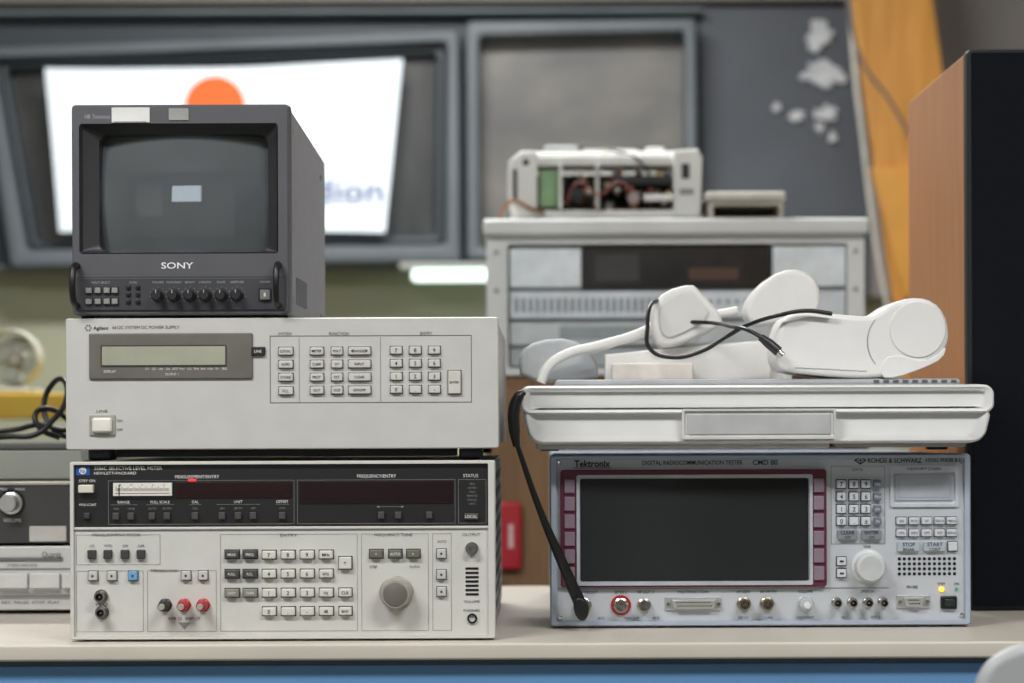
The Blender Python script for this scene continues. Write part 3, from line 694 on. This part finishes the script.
AH.tube('arm_tube',[AH.p(785,320,.03),AH.p(785,350,.03),AH.p(785,381,.03)],.012,aw)
CB=Thing('black_cable','black cable with round plug looping over white arms','cable',.12,690,384)
CB.tube('cable_sheath',[CB.p(*v) for v in ((668,292,.15),(657,300,.12),(653,322,.1),(654,346,.08),(676,356,.06),(706,350,.05),(730,336,.05),(752,324,.02),(780,316,-.004),(806,312,-.003),(832,315,-.003))],.0024,blk)
CB.tube('cable_sheath',[CB.p(*v) for v in ((700,316,.14),(722,318,.12),(736,325,.05),(748,330,.01),(758,336,.0),(765,342,-.005))],.0022,blk)
CB.tube('plug',[CB.p(760,338,-.005),CB.p(769,345,-.006),CB.p(778,353,-.008)],.0055,M('#222226',.4),radii=[.7,1,1])
CB.tube('plug_tip',[CB.p(777,352,-.008),CB.p(782,357,-.009)],.0036,metal)

# ================= SPEAKER
SPK=Thing('loudspeaker','tall loudspeaker cabinet with walnut sides and dark cloth front','speaker',.293,1080,612)
wal=M('#a8744a',.5,scale=9,hex2='#9a683f',kind='wood',stretch=(10,10,.6))
SPK.box('cabinet',967,54,1180,612,.012,.36,wal,.003)
SPK.box('front_baffle',966,52,1181,611.5,-.012,.012,M('#0f1218',.6),.006)
SPK.box('grille_cloth',970,56,1177,607,-.0135,-.01,M('#101319',.9,scale=300,bump=.3,spec=.15),.001)

# ================= left audio stack
def left_edge(T): return 540-.478/T.k
U=Thing('cassette_deck','silver hi-fi component with flat push keys, under dark amplifier','audio component',.293,-30,612)
x1=left_edge(U); x0=x1-370
sil=M('#d6d6d4',.4,.15,var=.02)
U.box('case',x0+1,545,x1-1,607,.01,.3,M('#8f8f8c',.5),.003); U.box('front_panel',x0,544,x1,608,-.004,.012,sil,.002)
for x in (x0+30,x1-40):
    for d in (.03,.25): U.box('foot',x,606,x+25,612,d,d+.03,blk2,.001)
U.box('slot_window',x0+20,555,x0+310,559,-.006,-.003,M('#6f6f6f',.3),.001)
U.box('slot_window',x0+20,566,x1-4,567.5,-.005,-.003,M('#77777a',.4),.0003)
for i in range(6):
    xx=-97+i*32; U.box('push_key',xx,571,xx+30,586,-.010,-.003,M('#dcdcd9',.35),.0015)
U.box('front_ledge',x0,591,x1,594,-.008,-.003,M('#8b8b8b',.4),.001)
U.text('Quartz',43,62,552,6,inkM,-.0066); U.text('STEREO TAPE DECK',8,38,563,2.6,inkM,-.0045); U.text('REC  PAUSE  STOP  PLAY',2,60,600,3,inkM,-.0045)
U.done()
V=Thing('amplifier','dark fronted hi-fi amplifier with silver rotary knob','amplifier',.296,-30,544)
x1=left_edge(V); x0=x1-370
V.box('case',x0+1,481,x1-1,540,.01,.3,M('#a09c90',.5),.003); V.box('front_panel',x0,480,x1,541,-.004,.012,M('#444344',.4),.002)
V.box('top_trim',x0,479.5,x1,483,-.006,.01,M('#b9b6ad',.4,.3),.001)
for x in (x0+30,x1-40):
    for d in (.03,.25): V.box('foot',x,539,x+25,544,d,d+.03,blk2,.001)
V.lathe('rotary_knob',12,501,[(11,-.003),(11,-.006),(9,-.007),(8.5,-.022),(7.5,-.023),(.5,-.023)],M('#c9c9c9',.3,.6),40)
V.lathe('knob_skirt',12,501,[(14,-.003),(14,-.0045),(10,-.0045)],blk,40)
V.lathe('rotary_knob',-40,501,[(13,-.003),(13,-.006),(9,-.007),(9,-.024),(8,-.026),(.5,-.025)],M('#c9c9c9',.25,.8),40)
V.text('VOLUME',4,22,518,3.6,inkW,-.0045); V.text('MIN      MAX',0,26,487,2.4,inkW,-.0045); V.text('BALANCE',-50,-28,516,3,inkW,-.0045)
V.box('label_plate',30,524,67,539.5,-.006,-.003,M('#c5c3bd',.5),.001)
V.done()
zb=V.p(0,479.5).z
LB=Thing('storage_box','flat pale grey metal box lying on an amplifier','box',.36,-40,479.5,z=zb)
wb(LB,'box_body',-.86,.36,zb,-.50,.56,zb+.036,M('#9a9d94',.5,scale=6),.003)
wb(LB,'box_lid',-.862,.358,zb+.036,-.498,.562,zb+.044,M('#5c5f5c',.5,scale=6),.002)
for x in (-.83,-.53): wb(LB,'latch',x-.01,.352,zb+.024,x+.01,.358,zb+.044,chrome,.001)
zc=zb+.044+.005
CC=Thing('black_cable','coiled black cable lying on a grey box','cable',.42,20,438,z=zb+.044)
def cz(px,dz,Y): v=P(px,0,Y); v.z=zc+dz; return v
CC.tube('cable_sheath',[cz(-20,0,.4),cz(10,.002,.39),cz(35,.004,.39),cz(52,.02,.40),cz(66,.045,.42),cz(64,.07,.44),cz(52,.065,.46),cz(44,.04,.46),cz(52,.012,.45),cz(72,.0,.43),cz(100,.0,.42)],.0034,blk)
CC.tube('cable_sheath',[cz(-30,.006,.42),cz(15,.01,.43),cz(40,.016,.44),cz(60,.01,.44),cz(90,.008,.45)],.0034,blk)
CC.tube('cable_sheath',[cz(60,.0,.41),cz(40,.012,.405),cz(36,.03,.41),cz(50,.035,.42),cz(75,.015,.42)],.0034,blk)

# ================= chair in front
CH=Thing('plastic_chair','pale grey moulded plastic chair with rounded backrest','chair',-.42,1120,0,z=0)
cw=M('#a6a7a9',.45,var=.02)
pts=[(970,820),(972,700),(984,668),(1006,652),(1034,644),(1160,636),(1290,640),(1320,664),(1330,720),(1332,820)]
CH.prof('backrest',pts,0,.02,cw,bev=.008,smooth=2)
k=CH.k; bx0=(985-540)*k; bx1=(1315-540)*k
zb2=CH.p(0,820).z
wb(CH,'seat',bx0,-.82,.44,bx1,-.40,.47,cw,.012)
for x in (bx0+.03,bx1-.06):
    wb(CH,'back_post',x,-.43,.46,x+.025,-.41,zb2+.05,chrome,.004)
for x in (bx0+.02,bx1-.045):
    for y in (-.80,-.44): wb(CH,'leg',x,y,0,x+.025,y+.025,.44,chrome,.006)

# ================= ceiling lights
for i,(x,y) in enumerate(((-1.2,-1.3),(1.0,-1.5),(-.3,1.5))):
    T=Thing('ceiling_light','long white fluorescent ceiling fixture, lit','ceiling light',y,540,0,z=ZT)
    T.org=Vector((x,y,ZT)); T.o.location=T.org
    T.add('light_housing',boxmesh('light_housing',1.3,.34,.06,.004,white),Vector((x,y,ZT-.03)))
    T.add('light_diffuser',boxmesh('light_diffuser',1.24,.28,.01,.002,M('#f4f7fa',.5,emis=1.5,var=0)),Vector((x,y,ZT-.064)))
    l=bpy.data.lights.new('ceiling_area','AREA'); l.shape='RECTANGLE'; l.size=1.2; l.size_y=.26; l.energy=(50,42,58)[i]; l.color=(1,.995,.985)
    lo=bpy.data.objects.new('ceiling_area',l); COL.objects.link(lo); lo.location=(x,y,ZT-.075)
l=bpy.data.lights.new('window_daylight','AREA'); l.shape='RECTANGLE'; l.size=.95; l.size_y=.65; l.energy=3; l.color=(.86,.93,1)
lo=bpy.data.objects.new('window_daylight',l); COL.objects.link(lo); lo.location=(-1.05,YF+.1,1.85); lo.rotation_euler=(math.radians(90),0,0)
w=bpy.data.worlds.new('World'); sc.world=w; w.use_nodes=True
w.node_tree.nodes['Background'].inputs[0].default_value=(.6,.7,.85,1); w.node_tree.nodes['Background'].inputs[1].default_value=.5

# ================= CAMERA
cam=bpy.data.cameras.new('Camera'); co=bpy.data.objects.new('Camera',cam); COL.objects.link(co)
co.location=(0,-2,ZC); co.rotation_euler=(math.radians(90),math.radians(.22),0)
cam.sensor_width=36; cam.lens=36*2000/1024
cam.shift_x=-28/1024; cam.shift_y=79.5/1024
cam.dof.use_dof=True; cam.dof.focus_distance=2.04; cam.dof.aperture_fstop=4.0
sc.camera=co
